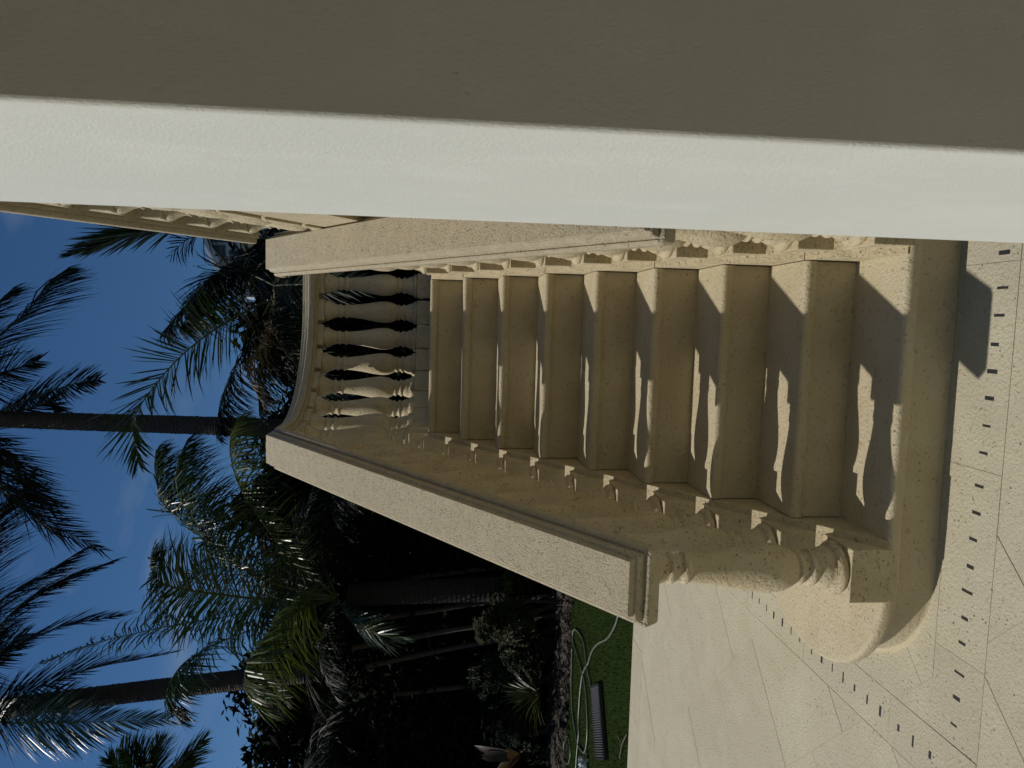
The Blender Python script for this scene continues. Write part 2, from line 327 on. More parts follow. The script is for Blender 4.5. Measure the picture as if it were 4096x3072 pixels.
# landing
land = thing('stair_landing', 'raised stone landing with rounded corner at the top of the lower flight', 'landing', (0.9, 2.6, 0))
def corner(r, yback, xr=2.25, n=18):
    pts = [(0.72 - r, 2.12), (0.72 - r, 2.3)]
    for k in range(1, n + 1): a = math.pi + -math.pi / 2 * k / n; pts.append((0.72 + r * math.cos(a), 2.3 + r * math.sin(a)))
    return pts + [(xr, 2.3 + r), (xr, 2.12)]
p = corner(0.935, 0)[::-1]
lp = [(x, y) for x, y in p]
o = mk('landing_slab', *prism_z(lp, 1.55, 1.6195), M_tread, land); bevel(o, .012, 3)
mk('landing_wall', *prism_z(corner(0.90, 0, 2.2)[::-1], 0.0, 1.549), M_wallst, land)
# wall and flight to the upper floor
upf = thing('upper_staircase', 'upper stone flight rising towards the viewer behind the right handrail', 'staircase', (1.6, 1.0, 0))
def uz(y): return 1.74 + 0.7115 * (2.02 - y)
mk('stair_wall', *prism_x([(0.06, 0.0), (2.0, 0.0), (2.0, uz(2.0) - .35), (0.06, uz(.06) - .35)], 1.095, 2.06), M_wallst, upf)
mk('curb', *prism_x([(-0.6, uz(-.6) - .39), (2.0, uz(2.0) - .39), (2.0, uz(2.0)), (-0.6, uz(-.6))], 1.058, 1.24), M_bal, upf)
mk('curb', *prism_x([(-0.6, uz(-.6) - .39), (2.0, uz(2.0) - .39), (2.0, uz(2.0)), (-0.6, uz(-.6))], 2.03, 2.2), M_bal, upf)
for i in range(9):
    yf = 1.98 - i * T; z = 1.62 + (i + 1) * H
    mk('tread', *box(1.241, 2.029, yf - T - .01, yf, z - .05, z), M_tread, upf)
    mk('riser', *box(1.241, 2.029, yf - .08, yf - .012, z - H, z - .051), M_tread, upf)

# ------------------------------------------------------------------ balusters
prof = [(0, .001), (0, .078), (.008, .083), (.018, .083), (.024, .078), (.030, .073), (.032, .066), (.045, .066), (.062, .061), (.078, .053), (.084, .050), (.086, .056), (.092, .059), (.100, .057),
        (.103, .050), (.112, .047), (.122, .048), (.125, .054), (.131, .057), (.138, .055), (.141, .050), (.150, .055), (.165, .063), (.185, .071), (.21, .0755), (.235, .0762), (.265, .074), (.30, .0685), (.34, .0615),
        (.38, .054), (.42, .0495), (.455, .0455), (.475, .0435), (.483, .0435), (.486, .048), (.493, .051), (.500, .048), (.503, .0425), (.515, .041), (.528, .0415), (.531, .0465), (.538, .050), (.545, .0465), (.548, .043),
        (.556, .044), (.572, .048), (.588, .055), (.602, .062), (.612, .068), (.620, .0715), (.632, .072), (.640, .071), (.640, .001)]
def lathe(prof, seg=24):
    V, F = [], []
    for z, r in prof:
        for s in range(seg): a = 2 * math.pi * s / seg; V.append((r * math.cos(a), r * math.sin(a), z))
    for i in range(len(prof) - 1):
        for s in range(seg): F.append((i * seg + s, i * seg + (s + 1) % seg, (i + 1) * seg + (s + 1) % seg, (i + 1) * seg + s))
    return V, F
def rbox(name, hx, hy, zb, zt, bev=.004):
    """block with bottom/top given as function of y"""
    v = []
    for fz in (zb, zt):
        for y in (-hy, hy):
            for x in (-hx, hx): v.append((x, y, fz(y)))
    me = bpy.data.meshes.new(name); me.from_pydata(v, [], [(0, 2, 3, 1), (4, 5, 7, 6), (0, 1, 5, 4), (2, 6, 7, 3), (0, 4, 6, 2), (1, 3, 7, 5)]); me.materials.append(M_bal); return me
V, F = lathe(prof); shaft_me = bpy.data.meshes.new('baluster_shaft'); shaft_me.from_pydata(V, [], F); shaft_me.materials.append(M_bal)
shaft_me.polygons.foreach_set('use_smooth', [True] * len(F)); shaft_me.update()
K = 0.7115
st_pl = rbox('plinth_block', .083, .086, lambda y: K * y - .01, lambda y: .056)
st_tp = rbox('top_block', .073, .073, lambda y: .6955, lambda y: .795 + K * y)
la_pl = rbox('plinth_block', .089, .083, lambda y: -.002, lambda y: .1145)
la_tp = rbox('top_block', .073, .073, lambda y: .7545, lambda y: .815)
def baluster(parent, x, y, z, rz=0.0, kind='stair'):
    e = bpy.data.objects.new('baluster', shaft_me); col.objects.link(e); e.parent = parent
    z0 = .0555 if kind == 'stair' else .1140
    e.location = Vector((x, y, z + z0)) - world_loc(parent); e.rotation_euler = (0, 0, rz)
    for nm, me in (('plinth_block', st_pl if kind == 'stair' else la_pl), ('top_block', st_tp if kind == 'stair' else la_tp)):
        b = bpy.data.objects.new(nm, me); col.objects.link(b); b.parent = e; b.location = (0, 0, -z0)
        bevel(b, .005, 2)
    return e
# cap profile of the handrail
half = [(.091, -.017), (.091, .0), (.106, .0), (.112, .002), (.116, .007), (.1175, .014), (.1175, .036), (.116, .041), (.111, .0455), (.104, .047), (.1025, .0435), (.098, .0435), (.0965, .047), (.0955, .060), (.0905, .068), (.0835, .0705), (.082, .0715), (.0815, .082), (.078, .087)]
capprof = half + [(-u, v) for u, v in reversed(half)]
capin = capprof
def rail(parent, path, name='handrail_section', ends=(0, 0)):
    if ends[0]:                                # the moulding returns round the free end
        a, b = Vector(path[0]), Vector(path[1]); d = (b - a).normalized(); extra = []
        for u, vmax in ((.1175, .034), (.1165, .041), (.115, .044), (.113, .0455), (.105, .047), (.101, .0436), (.0975, .0440), (.0965, .047), (.0955, .060), (.0905, .068), (.0835, .0705), (.0815, .080), (.078, .087)): extra.append((a + d * (.1175 - u), vmax))
        V1, F1 = sweep([e[0] for e in extra] + path[1:], capprof); k = len(capprof)
        lat = Vector((d.y, -d.x, 0)).normalized(); upv = lat.cross(d).normalized()
        for i, (p, vm) in enumerate(extra):
            for j, (u, v) in enumerate(capprof):
                dd_ = (p - a).length; rr_ = .022; uu = math.copysign(min(abs(u), .1175 - ((rr_ - math.sqrt(rr_ * rr_ - (rr_ - dd_) ** 2)) if dd_ < rr_ else 0)), u); V1[i * k + j] = p + lat * uu + upv * min(v if i > 9 else max(v, 0), vm)
        V, F = V1, F1
    else: V, F = sweep(path, capprof)
    o = mk(name, V, F, M_cap, parent); autosmooth(o, 38)
    return o
def zc(y): return .905 + .7115 * (y + .08)
def seg(xa, ya, yb): return [(xa, ya, zc(ya)), (xa, yb, zc(yb))]
YB = 2.063; ZL = 2.43; J = .0010
M_grout = mat('joint_grout', (0.53, 0.475, 0.34), 0.9, bump=.4)
AXL, AXR = -0.107, 0.969
lb = thing('stair_balustrade', 'left stair balustrade with sunlit sloping stone handrail seen from above', 'balustrade', (AXL, 0, 0), 'stone balustrades along the stairs')
rb_ = thing('stair_balustrade', 'right stair balustrade beside the white pillar, with brown wall behind its balusters', 'balustrade', (AXR, 0, 0), 'stone balustrades along the stairs')
lnb = thing('landing_balustrade', 'curved landing balustrade across the top of the steps with palms behind', 'balustrade', (0.72, 2.3, 1.62), 'stone balustrades along the stairs')
ub = thing('upper_balustrade', 'upper flight balustrade rising against the sky next to the white pillar', 'balustrade', (1.137, 1.9, 1.62), 'stone balustrades along the stairs')
for prt, ax in ((lb, AXL), (rb_, AXR)):
    cuts = [-.074, .88, 1.325, YB]
    for a, b in zip(cuts, cuts[1:]):
        pth = seg(ax, a + (J if a > 0 else 0), b - J)
        if b == YB: pth = [(ax, a + J, zc(a + J)), (ax, YB, ZL), (ax, 2.16, ZL)]
        rail(prt, pth, ends=(a < 0, 0))
        if a > 0:
            V, F = sweep([(ax, a - .0013, zc(a - .0013)), (ax, a + .0013, zc(a + .0013))], [(u * 1.002, v + .0004 if v > 0 else v) for u, v in capprof]); mk('handrail_joint', V, F, M_grout, prt)
    for n in range(11):
        y = .081 + n * .1895; baluster(prt, ax + random.uniform(-.001, .001), y, nz(y), 0)
RR = .827
arc = [(AXL, 2.162, ZL), (AXL, 2.3, ZL)] + [(0.72 + RR * math.cos(a), 2.3 + RR * math.sin(a), ZL) for a in [math.pi - math.pi / 2 * k / 16 for k in range(1, 17)]]
rail(lnb, arc); rail(lnb, [(0.7225, 2.3 + RR, ZL), (2.2, 2.3 + RR, ZL)])
baluster(lnb, AXL, 2.195, 1.62, 0, 'landing')
for s in (.123, .313, .503, .693, .883, 1.073, 1.263):
    a = math.pi - s / RR; baluster(lnb, .72 + RR * math.cos(a), 2.3 + RR * math.sin(a), 1.62, a - math.pi, 'landing')
for n in range(7): baluster(lnb, .874 + .19 * n, 2.3 + RR, 1.62, math.pi / 2, 'landing')
def uc(y): return 2.54 + .7115 * (2.0 - y)
rail(ub, [(1.135, 1.985, uc(1.985)), (1.122, 0.2, uc(.2)), (1.117, -.5, uc(-.5))])
for n in range(12):
    y = 1.86 - n * .1895; baluster(ub, 1.135 - (1.985 - y) * .0075, y, uc(y) - .782, math.pi)
rail(ub, [(2.115, 1.985, uc(1.985)), (2.115, -.5, uc(-.5))])

# ------------------------------------------------------------------ house: pillar beside the camera and an unseen wall and balcony added for the light
pil = thing('pillar', 'large smooth white stucco pillar close to the camera, its shaded side brown', 'pillar', (1.1, -1.0, 0))
o = mk('pillar_shaft', *box(0.808, 1.45, -1.318, -0.706, 0.0, 3.0), M_white, pil); bevel(o, .006, 4)
hs = thing('house', 'unseen cream house wall and balcony added behind the viewer to shape the light', 'house', (0, -3, 0))
mk('unseen_balcony_slab', *box(-1.0, 7, -4.6, -1.40, 3.0, 3.25), M_white, hs)  # out of view, added to block sky; its reach shapes the pillar's bounce light
mk('wall', *box(-5, 7, -4.85, -4.6, 0.0, 7.0), M_housew, hs)  # out of view, added to block sky and return warm bounce

# ------------------------------------------------------------------ palms
def bez(P, n):
    """smooth curve through control points"""
    P = [Vector(p) for p in P]; P = [P[0] * 2 - P[1]] + P + [P[-1] * 2 - P[-2]]; out = []
    m = len(P) - 3
    for i in range(n + 1):
        u = i / n * m; k = min(int(u), m - 1); t = u - k; a, b, c, d = P[k:k + 4]
        out.append(0.5 * ((2 * b) + (c - a) * t + (2 * a - 5 * b + 4 * c - d) * t * t + (3 * b - a - 3 * c + d) * t ** 3))
    return out
DOWN = Vector((0, 0, -1))
def frond(parent, ctrl, L=.55, n=70, droop=.5, mt=None, roll=0.0, wd=.021, stem=.016, bare=.12, name='frond', rake=.55, ragged=.1):
    mt = mt or M_frond; n = int(n * 1.3); L = L * 1.28; C = bez(ctrl, n); V, F = [], []; MI = []
    # stem
    base = 0
    for i in range(0, n + 1, 3):
        t = (C[min(i + 1, n)] - C[max(i - 1, 0)]).normalized(); s = t.cross(Vector((0, 0, 1)))
        if s.length < .15: s = t.cross(Vector((0, 1, 0)))
        s.normalize(); u = s.cross(t); r = stem * (1 - i / n) ** .8 + .0025
        V += [C[i] + s * r, C[i] + u * r * .7, C[i] - s * r, C[i] - u * r * .7]
    ns = len(V) // 4
    for k in range(ns - 1):
        for j in range(4): F.append((k * 4 + j, k * 4 + (j + 1) % 4, k * 4 + 4 + (j + 1) % 4, k * 4 + 4 + j)); MI.append(1)
    prev = None
    for i in range(int(n * bare), n + 1):
        f = i / n; t = (C[min(i + 1, n)] - C[max(i - 1, 0)]).normalized(); s = t.cross(Vector((0, 0, 1)))
        if s.length < .25: s = (prev if prev else t.cross(Vector((0, 1, 0))))
        s = (s - t * s.dot(t)).normalized()
        if prev and s.dot(prev) < 0: s = -s
        prev = s; u = s.cross(t)
        if u.z < 0 and not roll: u = -u
        ln = L * (0.45 + 1.0 * math.sin(min(1, (f - bare) / (1 - bare) * 1.05 + .12) * math.pi) ** .7 * .62) * (1.0 if f < .93 else .8)
        for sd_ in (-1, 1):
            if random.random() < ragged * .3: continue
            l = ln * random.uniform(.8, 1.1); rk = rake + .5 * f + random.uniform(-.08, .08)
            ss = (s * math.cos(roll) + u * math.sin(roll)); d = (ss * sd_ * math.cos(rk) + t * math.sin(rk) + u * random.uniform(-.05, .3) + t * random.uniform(-.08, .08) + DOWN * droop * random.uniform(.22, .38)).normalized()
            p = C[i].copy(); w0 = d.cross(u).normalized() if d.cross(u).length > .05 else t
            wv = (w0 * .85 + u * random.uniform(-.7, .7)).normalized() * wd * random.uniform(.7, 1.1)
            b0 = len(V); dd = d.copy(); dr = droop * random.uniform(.3, 1.9)
            V += [p - wv * .35, p + wv * .35]
            for q, wf in ((.34, 1.0), (.36, .8), (.30, 0)):
                p = p + dd * l * q; dd = (dd + DOWN * dr * .26).normalized()
                if wf: V += [p - wv * wf * .5, p + wv * wf * .5]
                else: V.append(p)
            F += [(b0, b0 + 1, b0 + 3, b0 + 2), (b0 + 2, b0 + 3, b0 + 5, b0 + 4), (b0 + 4, b0 + 5, b0 + 6)]; MI += [0, 0, 0]
    me = bpy.data.meshes.new(name); me.from_pydata([tuple(v) for v in V], [], F); me.materials.append(mt); me.materials.append(M_rachis)
    me.polygons.foreach_set('material_index', MI); me.update()
    o = bpy.data.objects.new(name, me); col.objects.link(o); o.parent = parent; o.location = -world_loc(parent); return o
def trunk(parent, path, r0, r1, ring=.055, name='trunk', m=None):
    C = bez(path, max(12, int((Vector(path[-1]) - Vector(path[0])).length / ring))); V, F = [], []; seg_ = 16; n = len(C)
    for i, c in enumerate(C):
        for h, k in ((0, 1.0), (.7, .93)):
            t = (C[min(i + 1, n - 1)] - C[max(0, i - 1)]).normalized(); s = t.cross(Vector((0, 1, 0.01))).normalized(); u = s.cross(t)
            r = (r0 + (r1 - r0) * i / n) * k * random.uniform(.98, 1.02); cc = c + t * ring * h
            for j in range(seg_):
                a = 2 * math.pi * j / seg_; V.append(cc + (s * math.cos(a) + u * math.sin(a)) * r * random.uniform(.985, 1.015) + t * random.uniform(-.006, .006))
    for i in range(2 * n - 1):
        for j in range(seg_): F.append((i * seg_ + j, i * seg_ + (j + 1) % seg_, (i + 1) * seg_ + (j + 1) % seg_, (i + 1) * seg_ + j))
    return mk(name, V, F, m or M_trunk, parent)
def arch(c, az, el, ln, sag, out=None):
    """control points of a frond leaving c at azimuth az, elevation el"""
    h = Vector((math.cos(az), math.sin(az), 0)); P = []
    for k in range(5):
        s = k / 4 * ln; P.append(Vector(c) + h * s * math.cos(el) * (1 - .12 * (s / ln) ** 2) + Vector((0, 0, s * math.sin(el) - sag * (s / ln) ** 2 * ln)))
    return P
GP = 'palm trees beyond the terrace'
# tall palm left of the sky gap (its crown is above the frame)
Yt = 9.0
t1 = thing('palm_tree', 'tall palm with slim dark trunk standing clear against open sky', 'palm tree', (-1.05, Yt, 0), GP)
c1 = px(-30, 904, Yt)
trunk(t1, [(-1.25, Yt, -.1), px(700, 930, Yt), px(430, 919, Yt), px(200, 912, Yt), c1], .16, .125)
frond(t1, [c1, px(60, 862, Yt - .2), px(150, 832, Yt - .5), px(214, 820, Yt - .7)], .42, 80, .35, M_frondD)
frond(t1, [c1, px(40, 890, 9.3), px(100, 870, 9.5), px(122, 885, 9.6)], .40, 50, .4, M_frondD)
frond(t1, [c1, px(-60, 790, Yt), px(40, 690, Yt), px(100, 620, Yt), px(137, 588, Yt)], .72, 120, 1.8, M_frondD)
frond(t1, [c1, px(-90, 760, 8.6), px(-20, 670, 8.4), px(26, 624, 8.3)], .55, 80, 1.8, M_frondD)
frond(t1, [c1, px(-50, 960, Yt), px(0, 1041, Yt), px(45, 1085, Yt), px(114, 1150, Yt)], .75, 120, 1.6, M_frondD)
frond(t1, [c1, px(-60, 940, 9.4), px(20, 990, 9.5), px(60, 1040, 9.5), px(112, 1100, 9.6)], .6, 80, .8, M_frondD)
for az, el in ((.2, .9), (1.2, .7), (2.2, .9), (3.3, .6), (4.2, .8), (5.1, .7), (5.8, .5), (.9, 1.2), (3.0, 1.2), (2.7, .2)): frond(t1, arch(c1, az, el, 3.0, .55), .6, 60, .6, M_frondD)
# second tall palm
t2 = thing('palm_tree', 'tall leaning palm with ringed trunk near the photograph lower left corner', 'palm tree', (-5.0, 9.2, 0), GP)
Y2 = 9.2; c2 = px(-40, 1536, Y2)
trunk(t2, [px(1150, 1420, Y2), px(700, 1450, Y2), px(480, 1473, Y2), px(250, 1500, Y2), c2], .17, .155)
frond(t2, [c2, px(-50, 1400, Y2), px(0, 1300, Y2), px(90, 1243, Y2), px(170, 1193, Y2)], .75, 120, 1.6, M_frondD)
frond(t2, [c2, px(-20, 1390, 8.9), px(40, 1310, 8.8), px(120, 1262, 8.8), px(236, 1215, 8.8)], .62, 120, 1.4, M_frondD)
frond(t2, [c2, px(-60, 1450, Y2), px(0, 1417, Y2), px(129, 1355, Y2), px(262, 1330, Y2)], .62, 110, .7, M_frondD)
frond(t2, [c2, px(0, 1525, 9.0), px(88, 1484, 8.9), px(205, 1443, 8.9), px(366, 1411, 9.1)], .6, 110, .3, M_frondD, roll=0)
frond(t2, [c2, px(0, 1560, 8.8), px(90, 1561, 8.7), px(176, 1560, 8.6), px(360, 1554, 8.6)], .62, 110, .4, M_frond)
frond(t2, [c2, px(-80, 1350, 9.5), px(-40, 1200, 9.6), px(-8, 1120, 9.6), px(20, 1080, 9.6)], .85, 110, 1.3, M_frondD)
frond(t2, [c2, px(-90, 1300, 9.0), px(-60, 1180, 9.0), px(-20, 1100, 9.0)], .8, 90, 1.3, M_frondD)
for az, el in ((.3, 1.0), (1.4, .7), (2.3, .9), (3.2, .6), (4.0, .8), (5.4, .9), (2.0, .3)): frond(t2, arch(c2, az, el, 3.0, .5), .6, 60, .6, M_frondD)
# middle palms ---------------------------------------------------------
Ym = 7.3
m1 = thing('palm_tree', 'short coconut palm with glossy arching fronds beside the left handrail', 'palm tree', (-2.95, Ym, 0), GP)
cm = px(728, 1291, Ym)
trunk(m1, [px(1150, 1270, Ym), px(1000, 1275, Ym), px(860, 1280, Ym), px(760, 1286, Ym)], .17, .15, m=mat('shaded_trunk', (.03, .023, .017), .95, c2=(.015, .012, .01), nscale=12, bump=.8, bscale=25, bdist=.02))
frond(m1, [cm, px(648, 1222, Ym - .3), px(586, 1156, Ym - .6), px(522, 1059, Ym - 1.0), px(498, 986, Ym - 1.2), px(500, 936, Ym - 1.3), px(514, 905, Ym - 1.3)], .50, 130, 2.2, M_frondY)
frond(m1, [cm, px(600, 1270, Ym), px(469, 1188, Ym), px(396, 1126, Ym), px(352, 1088, Ym), px(335, 1020, Ym), px(336, 977, Ym)], .66, 150, 2.0)
frond(m1, [cm, px(580, 1255, Ym - .3), px(470, 1180, Ym - .5), px(425, 1135, Ym - .6), px(384, 1062, Ym - .7), px(384, 1000, Ym - .7), px(405, 950, Ym - .7)], .62, 150, 2.0, M_frond)
frond(m1, [cm, px(600, 1296, Ym - .2), px(480, 1285, Ym - .6), px(381, 1270, Ym - 1.0), px(335, 1248, Ym - 1.4), px(325, 1205, Ym - 1.7)], .62, 150, .9, M_frond)
frond(m1, [cm, px(600, 1300, Ym + .3), px(498, 1330, Ym + .4), px(363, 1353, Ym + .4), px(205, 1390, Ym + .4), px(85, 1431, Ym + .4)], .42, 120, 1.5, M_frond)
frond(m1, [cm, px(660, 1312, Ym - .4), px(600, 1350, Ym - .9), px(556, 1400, Ym - 1.3), px(532, 1445, Ym - 1.6), px(530, 1490, Ym - 1.8), px(560, 1530, Ym - 1.9)], .66, 150, 2.0, M_frondY)
frond(m1, [cm, px(600, 1340, Ym + .2), px(480, 1385, Ym), px(400, 1430, Ym), px(365, 1481, Ym), px(363, 1519, Ym - .1), px(390, 1560, Ym - .2)], .55, 130, 1.8, M_frond)
frond(m1, [cm, px(700, 1360, Ym - .6), px(690, 1420, Ym - 1.0), px(720, 1500, Ym - 1.3)], .5, 80, 1.2, M_frondD)
frond(m1, [cm, px(640, 1260, Ym + .6), px(540, 1230, Ym + 1.0), px(440, 1230, Ym + 1.3), px(390, 1260, Ym + 1.4)], .6, 90, .9, M_frondD)
frond(m1, [cm, px(690, 1200, Ym + .2), px(660, 1120, Ym + .2), px(680, 1040, Ym)], .55, 80, 1.2, M_frondD)
frond(m1, [cm, px(760, 1340, Ym - .3), px(820, 1370, Ym - .5), px(880, 1380, Ym - .5)], .35, 60, 1.0, M_frond, rake=.3)
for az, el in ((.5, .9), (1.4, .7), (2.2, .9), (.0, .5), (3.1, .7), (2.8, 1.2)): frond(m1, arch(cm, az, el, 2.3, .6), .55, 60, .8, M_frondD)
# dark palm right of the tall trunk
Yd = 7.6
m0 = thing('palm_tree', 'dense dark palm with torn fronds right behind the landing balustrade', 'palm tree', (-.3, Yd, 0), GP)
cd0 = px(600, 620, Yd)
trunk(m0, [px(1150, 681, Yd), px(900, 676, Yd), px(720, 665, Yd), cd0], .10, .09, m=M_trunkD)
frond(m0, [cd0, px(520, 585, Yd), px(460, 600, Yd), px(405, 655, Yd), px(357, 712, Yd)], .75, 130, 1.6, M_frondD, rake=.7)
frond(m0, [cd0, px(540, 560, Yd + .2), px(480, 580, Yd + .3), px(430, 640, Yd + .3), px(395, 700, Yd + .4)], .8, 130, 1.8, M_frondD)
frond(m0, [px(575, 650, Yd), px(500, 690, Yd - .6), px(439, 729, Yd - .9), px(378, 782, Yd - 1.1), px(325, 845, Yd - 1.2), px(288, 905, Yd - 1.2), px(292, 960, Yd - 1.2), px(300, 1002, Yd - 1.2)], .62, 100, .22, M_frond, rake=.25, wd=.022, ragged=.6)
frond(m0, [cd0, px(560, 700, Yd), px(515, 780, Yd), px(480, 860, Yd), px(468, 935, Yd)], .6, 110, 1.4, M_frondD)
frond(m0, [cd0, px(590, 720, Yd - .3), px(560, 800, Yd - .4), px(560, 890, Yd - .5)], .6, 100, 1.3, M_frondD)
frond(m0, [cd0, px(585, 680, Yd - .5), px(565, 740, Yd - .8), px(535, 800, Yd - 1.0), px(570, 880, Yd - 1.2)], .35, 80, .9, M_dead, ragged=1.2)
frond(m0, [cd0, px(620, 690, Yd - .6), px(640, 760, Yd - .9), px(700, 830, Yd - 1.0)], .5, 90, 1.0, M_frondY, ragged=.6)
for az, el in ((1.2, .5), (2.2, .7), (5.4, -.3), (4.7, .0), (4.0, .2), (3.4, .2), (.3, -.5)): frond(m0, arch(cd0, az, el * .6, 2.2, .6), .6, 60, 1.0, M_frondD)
m4 = thing('palm_tree', 'palm half hidden by the upper handrail with one raised frond on the sky', 'palm tree', (1.3, 9.5, 0), GP)
c4 = px(520, 440, 9.5)
trunk(m4, [px(1150, 430, 9.5), px(800, 435, 9.5), c4], .15, .13)
frond(m4, [c4, px(420, 470, 9.4), px(337, 492, 9.3), px(240, 520, 9.2), px(160, 547, 9.2)], .62, 130, .35, M_frond, rake=1.0, wd=.034)
frond(m4, [c4, px(440, 500, 9.2), px(400, 520, 9.1), px(370, 550, 9.0)], .4, 24, .8, M_frondD, ragged=1)
for az, el in ((.3, .6), (4.9, .0), (5.6, .4)): frond(m4, arch(c4, az, el * .4, 1.8, .9), .55, 50, 1.0, M_frondD)
# background palms: crowns that close the dark screen between the tall trunks
spots = [(-6.6, 8.6, 3.3, 'palm crown at the far left with a few tips on the sky'), (-3.6, 10.2, 3.7, 'shaded palm deep in the grove behind the glossy one'),
         (-1.6, 9.6, 3.2, 'shaded palm behind the first tall trunk'), (.9, 10.2, 4.2, 'shaded palm seen through the landing balusters'), (-5.6, 11.5, 4.3, 'far shaded palm between the two tall trunks')]
for x, y, z, lab in spots:
    p = thing('palm_tree', lab, 'palm tree', (x, y, 0), GP); c = Vector((x, y, z))
    trunk(p, [(x + .1, y, -.1), (x, y, z * .5), c], .13, .11)
    for k in range(17):
        az = k * 2.4 + random.uniform(-.3, .3); el = random.choice((.1, .3, .45, .6)) + random.uniform(-.15, .15)
        frond(p, arch(c, az, el, random.uniform(1.7, 2.3), random.uniform(.5, .9)), .55, 46, 1.0, M_frondD, wd=.024)
lt = thing('palm_tree', 'young palm whose bright tips enter at the bottom edge of the photograph', 'palm tree', (-6.4, 7.6, 0), GP)
cl = px(300, 1740, 7.6); trunk(lt, [(cl.x, 7.6, -.1), (cl.x, 7.6, cl.z * .5), cl], .12, .1)
for a, b, dy in ((235, 1640, 0), (262, 1618, -.2), (300, 1612, .1), (345, 1600, .2), (322, 1630, -.3), (400, 1640, .2), (440, 1600, .4)):
    frond(lt, [cl, px((a + 320) / 2, (b + 1740) / 2 - 8, 7.6 + dy), px(a, b, 7.6 + dy * 2)], .42, 60, .5, M_frond)
# bamboo-like stems in the shade
V_ = []
for k, (a, b, c, d) in enumerate(((760, 1400, 1010, 1360), (790, 1440, 1000, 1400), (800, 1340, 960, 1318), (850, 1500, 1080, 1480), (870, 1250, 1080, 1230))):
    q = px(c, d, 7.45 + .12 * k); p = px(a, b, 7.45 + .12 * k); g_ = p + (q - p) * (q.z + .1 + (p.z - q.z)) / max(.2, (p.z - q.z))
    o = mk('cane_stem', *tube([p, (p + g_) / 2 + Vector((.03, 0, 0)), g_], .035, 8), M_trunk, smooth=True)
    tag(o, ['slanting bare stem nearest the glossy palm, lost in shade', 'second slanting bare stem in the shade, left of the first', 'short straight stem beside the short palm trunk', 'bare stem above the spiky plant in deep shade', 'bare stem just behind the left handrail in shade'][k], 'stem', 'bare stems in the shade')
# the dark mass of leaves closing the view
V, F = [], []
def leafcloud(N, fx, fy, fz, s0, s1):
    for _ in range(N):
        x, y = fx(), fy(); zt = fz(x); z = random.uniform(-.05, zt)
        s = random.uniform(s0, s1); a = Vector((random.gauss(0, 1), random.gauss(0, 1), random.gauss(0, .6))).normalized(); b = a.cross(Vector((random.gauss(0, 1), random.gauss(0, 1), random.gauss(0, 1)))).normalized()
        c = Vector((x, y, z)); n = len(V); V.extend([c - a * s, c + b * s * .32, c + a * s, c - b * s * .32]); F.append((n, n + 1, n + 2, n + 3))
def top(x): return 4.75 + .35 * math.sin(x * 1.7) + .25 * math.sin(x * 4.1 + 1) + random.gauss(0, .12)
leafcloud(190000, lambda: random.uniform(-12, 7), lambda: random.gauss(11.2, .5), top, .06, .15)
leafcloud(52000, lambda: random.uniform(-8.5, 3), lambda: random.gauss(8.2, .22), lambda x: 2.7 + .4 * math.sin(x * 1.3) + random.gauss(0, .15), .05, .12)  # nearer black leaves, raised to stand in for shade over trunks and stems
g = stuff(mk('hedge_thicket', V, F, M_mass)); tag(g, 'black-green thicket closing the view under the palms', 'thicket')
# broad-leaved shrubs
random.seed(31)
def shrub(x, y, z0, r, n, label, m=M_leaf, ls=.10, h=1.0):
    root = thing('shrub', label, 'shrub', (x, y, 0), 'shrubs in the planting bed'); V, F = [], []; lobes = [(Vector((random.uniform(-.7, .7), random.uniform(-.5, .5), random.uniform(-.6, .6))) * r, random.uniform(.3, .75)) for _ in range(9)]
    for k in range(n):
        d = Vector((random.gauss(0, 1), random.gauss(0, 1), random.gauss(0, 1))).normalized() * r * random.uniform(.3, 1) ** .6; lb_ = lobes[k % len(lobes)]; d = d * lb_[1] + lb_[0]
        c = Vector((x, y, z0)) + Vector((d.x, d.y, d.z * h)); m_ = random.randint(5, 7); a0 = random.uniform(0, 6.28); ax = (d.normalized() + Vector((0, -.3, .5))).normalized(); e1 = ax.cross(Vector((.3, .2, 1))).normalized(); e2 = ax.cross(e1)
        for j in range(m_):
            a = a0 + 6.283 * j / m_; dr = (e1 * math.cos(a) + e2 * math.sin(a) + ax * .25).normalized(); sw = ax.cross(dr).normalized(); l = ls * random.uniform(.7, 1.2); nn = len(V)
            V.extend([c, c + dr * l * .55 + sw * l * .2, c + dr * l - ax * l * .25, c + dr * l * .55 - sw * l * .2]); F.append((nn, nn + 1, nn + 2, nn + 3))
    mk('foliage', V, F, m, root)
    for k in range(5): mk('stem', *tube([(x + random.uniform(-.08, .08), y, -.06), (x + random.uniform(-.3, .3) * r, y + random.uniform(-.2, .2), z0 * .6), (x + random.uniform(-.8, .8) * r, y, z0 + .2 * r)], .012, 6), M_trunk, root)
    return root
a = px(1095, 1310, 6.9); shrub(a.x, 6.95, a.z, .42, 260, 'round broad-leaved shrub with fingered leaves behind the left handrail', ls=.10, m=mat('shrub_leaf', (.024, .032, .009), .6, c2=(.035, .042, .01), nscale=4, trans=.15, spec=.15))
a = px(1060, 1480, 7.4); shrub(a.x, 7.6, a.z, .5, 260, 'dark shrub left of the spiky plant', ls=.09)
a = px(1140, 1420, 7.0); shrub(a.x, 7.3, .35, .45, 200, 'low dark shrub between the fingered shrub and the spiky plant', ls=.08)
a = px(1100, 1600, 7.0); shrub(a.x, 7.3, .45, .5, 220, 'low dark shrub by the bottom edge of the photograph', ls=.08)
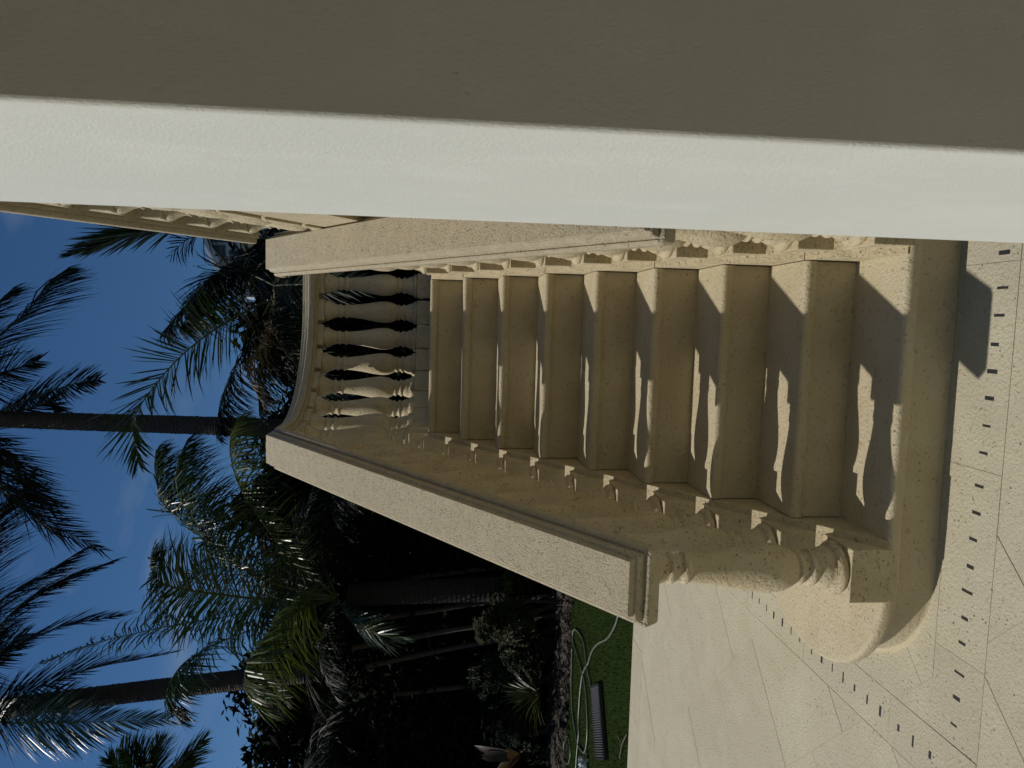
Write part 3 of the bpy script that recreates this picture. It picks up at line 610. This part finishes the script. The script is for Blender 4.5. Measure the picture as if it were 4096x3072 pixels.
def rosette(x, y, z, n, L, wd, m, name, label, el0=.2, el1=1.3, droop=.8):
    root = thing(name, label, 'plant', (x, y, 0))
    mk('stem', *tube([(x, y, -.06), (x, y, z * .5), (x, y, z)], .03, 8), M_trunk, root)
    for k in range(n):
        az = random.uniform(0, 6.28); el = random.uniform(el0, el1); l = L * random.uniform(.7, 1.1); V, F = [], []; p = Vector((x, y, z)); d = Vector((math.cos(az) * math.cos(el), math.sin(az) * math.cos(el), math.sin(el))); s = Vector((-math.sin(az), math.cos(az), 0))
        for i in range(7):
            f = i / 6; w_ = wd * math.sin(min(1, f * .86 + .14) * math.pi) ** .6; V += [p - s * w_, p + Vector((0, 0, -w_ * .4)), p + s * w_]; p = p + d * l / 6; d = (d + DOWN * droop * f * .45).normalized()
        for i in range(6):
            F += [(i * 3, i * 3 + 1, i * 3 + 4, i * 3 + 3), (i * 3 + 1, i * 3 + 2, i * 3 + 5, i * 3 + 4)]
        mk('leaf', V, F, m, root, smooth=True)
a = px(1168, 1512, 6.6); rosette(a.x, 6.75, .22, 95, .52, .012, mat('strap_leaf', (.055, .07, .022), .4, c2=(.03, .045, .012), nscale=5, trans=.1), 'spiky_plant', 'spiky strap-leaved plant at the edge of the lawn', .1, 1.4, .7)
a = px(1075, 1640, 6.3); rosette(a.x - .1, 6.5, .5, 9, .7, .055, M_ban, 'banana_plant', 'young plant with broad yellow and rust red leaves', .3, 1.3, .9)

# ------------------------------------------------------------------ things lying on the lawn
def gl(x, y, z=-.015):                          # photo pixel to lawn point
    s = 4096 / 2212; X, Y = 2150 + x * .435, 2350 + y * .435; d = RT * ((1536 - Y) / 2840) + UP * ((2048 - X) / 2840) + FW; return CAM + d * ((z - CAM.z) / d.z)
h1 = [(760, 150), (745, 230), (735, 290), (700, 380), (640, 470), (560, 515), (510, 570), (480, 650), (465, 700), (440, 738), (415, 800), (400, 900), (390, 1000), (378, 1200), (380, 1350), (365, 1500), (355, 1659), (350, 1760)]
h2 = [(495, 930), (470, 800), (450, 700), (440, 600), (425, 500), (385, 420), (345, 385), (325, 420), (330, 500), (360, 600), (400, 740), (425, 830), (445, 960), (455, 1120), (460, 1300), (450, 1450), (430, 1515), (400, 1490), (370, 1430), (340, 1270), (320, 1120), (312, 900), (315, 700), (318, 560)]
h3 = [(240, 1760), (240, 1500), (252, 1400), (280, 1370), (300, 1450), (300, 1560), (280, 1620), (255, 1600), (236, 1520), (205, 1400)]
for pts, lab, r in ((h1, 'garden hose running from under the left handrail across the lawn', .011), (h2, 'garden hose looped in a long oval beside the black grate', .011), (h3, 'thin hose curled in a small loop at the far lawn edge', .008)):
    C = bez([gl(*p) for p in pts], len(pts) * 6); o = mk('garden_hose', *tube(C, r, 8), M_hose, smooth=True); tag(o, lab, 'hose')
gr = thing('plastic_grate', 'black ribbed plastic grate lying flat on the lawn by the hose', 'grate', (-3.15, 4.44, 0))
A, B, Cc, D = Vector((-3.0, 4.76, .0)), Vector((-2.79, 4.43, .0)), Vector((-3.33, 4.09, .0)), Vector((-3.54, 4.43, .0))
eL = (D - A); eW = (B - A)
def bar(p, q, w_, h_, nm, tilt=0, m=None):
    d = (q - p).normalized(); s = Vector((-d.y, d.x, 0)); V = []
    for c in (p, q):
        for a_, b_ in ((-1, -1), (1, -1), (1, 1), (-1, 1)): V.append(c + s * w_ * a_ + Vector((0, 0, h_ * b_ + tilt * a_)))
    mk(nm, V, [(3, 2, 1, 0), (4, 5, 6, 7), (0, 1, 5, 4), (1, 2, 6, 5), (2, 3, 7, 6), (3, 0, 4, 7)], m or M_plastic, gr)
bar(A, D, .010, .014, 'rim'); bar(B, Cc, .010, .014, 'rim'); bar(A, B, .010, .014, 'rim'); bar(D, Cc, .010, .014, 'rim')
M_slat = mat('grey_plastic', (0.10, 0.105, 0.115), 0.3)
for k in range(1, 30):
    p = A + eL * k / 30; bar(p + eW * .04, p + eW * .96, .0062, .012, 'slat', .010, M_slat)
q = gl(450, 1618); V, F = [], []
for k in range(60):
    c = q + Vector((random.gauss(0, .035), random.gauss(0, .03), random.uniform(0, .07))); n = len(V); V += [c + Vector([random.uniform(-.035, .035) for _ in range(3)]) for _ in range(4)]; F += [(n, n + 1, n + 2), (n, n + 2, n + 3)]
tag(mk('crumpled_cloth', V, F, M_paintw), 'small crumpled white scrap on the grass near the grate', 'cloth')  # unidentified white object, built as crumpled cloth
# sticks by the terrace edge
for k, (a, b) in enumerate((((820, 1350), (755, 1570)), ((735, 1340), (770, 1420)))):
    p, q = gl(*a), gl(*b); o = mk('stick', *tube([p, (p + q) / 2 + Vector((.01, .01, .01)), q], .006, 6), M_dead); tag(o, ['long dry stick on the grass at the terrace edge', 'short dry stick beside the longer one'][k], 'stick')

# ------------------------------------------------------------------ white building beyond the palms
Yh = 22
hb = thing('white_house', 'white gabled roof corner glimpsed behind the palms under the upper handrail', 'house', (2.5, Yh, 0))
def hp(x, y, dy=0): return px(x * .293, 378 + y * .293, Yh + dy)
ap, e1, e2 = hp(1470, 430), hp(1480, 300), hp(1690, 800)
def panel(name, pts, m, dy=.5):
    n = len(pts); V = [p for p in pts] + [p + Vector((0, dy, 0)) for p in pts]
    F = [tuple(range(n)), tuple(range(2 * n - 1, n - 1, -1))] + [(i, n + i, n + (i + 1) % n, (i + 1) % n) for i in range(n)]
    return mk(name, V, F, m, hb)
gable = [hp(1480, 440), hp(1530, 600), hp(1700, 900), hp(2300, 900), hp(2300, 200), hp(1480, 200)]
panel('gable_wall', gable, M_paintw, 4)
panel('fascia', [hp(1478, 430, -.3), hp(1500, 500, -.3), hp(1630, 720, -.3), hp(1800, 1000, -.3), hp(1840, 990, -.3), hp(1640, 660, -.3), hp(1520, 470, -.3), hp(1505, 425, -.3)], M_paintw, .25)
for a, b in ((560, 520), (1,1)):
    pass
panel('window', [hp(1560, 515, -.05), hp(1660, 650, -.05), hp(1660, 515, -.05)], M_glassd, .04)
panel('window', [hp(1560, 400, -.05), hp(1560, 495, -.05), hp(1700, 495, -.05), hp(1700, 400, -.05)], M_glassd, .04)
panel('window', [hp(1690, 560, -.05), hp(1700, 760, -.05), hp(1900, 760, -.05), hp(1900, 560, -.05)], M_glassd, .04)
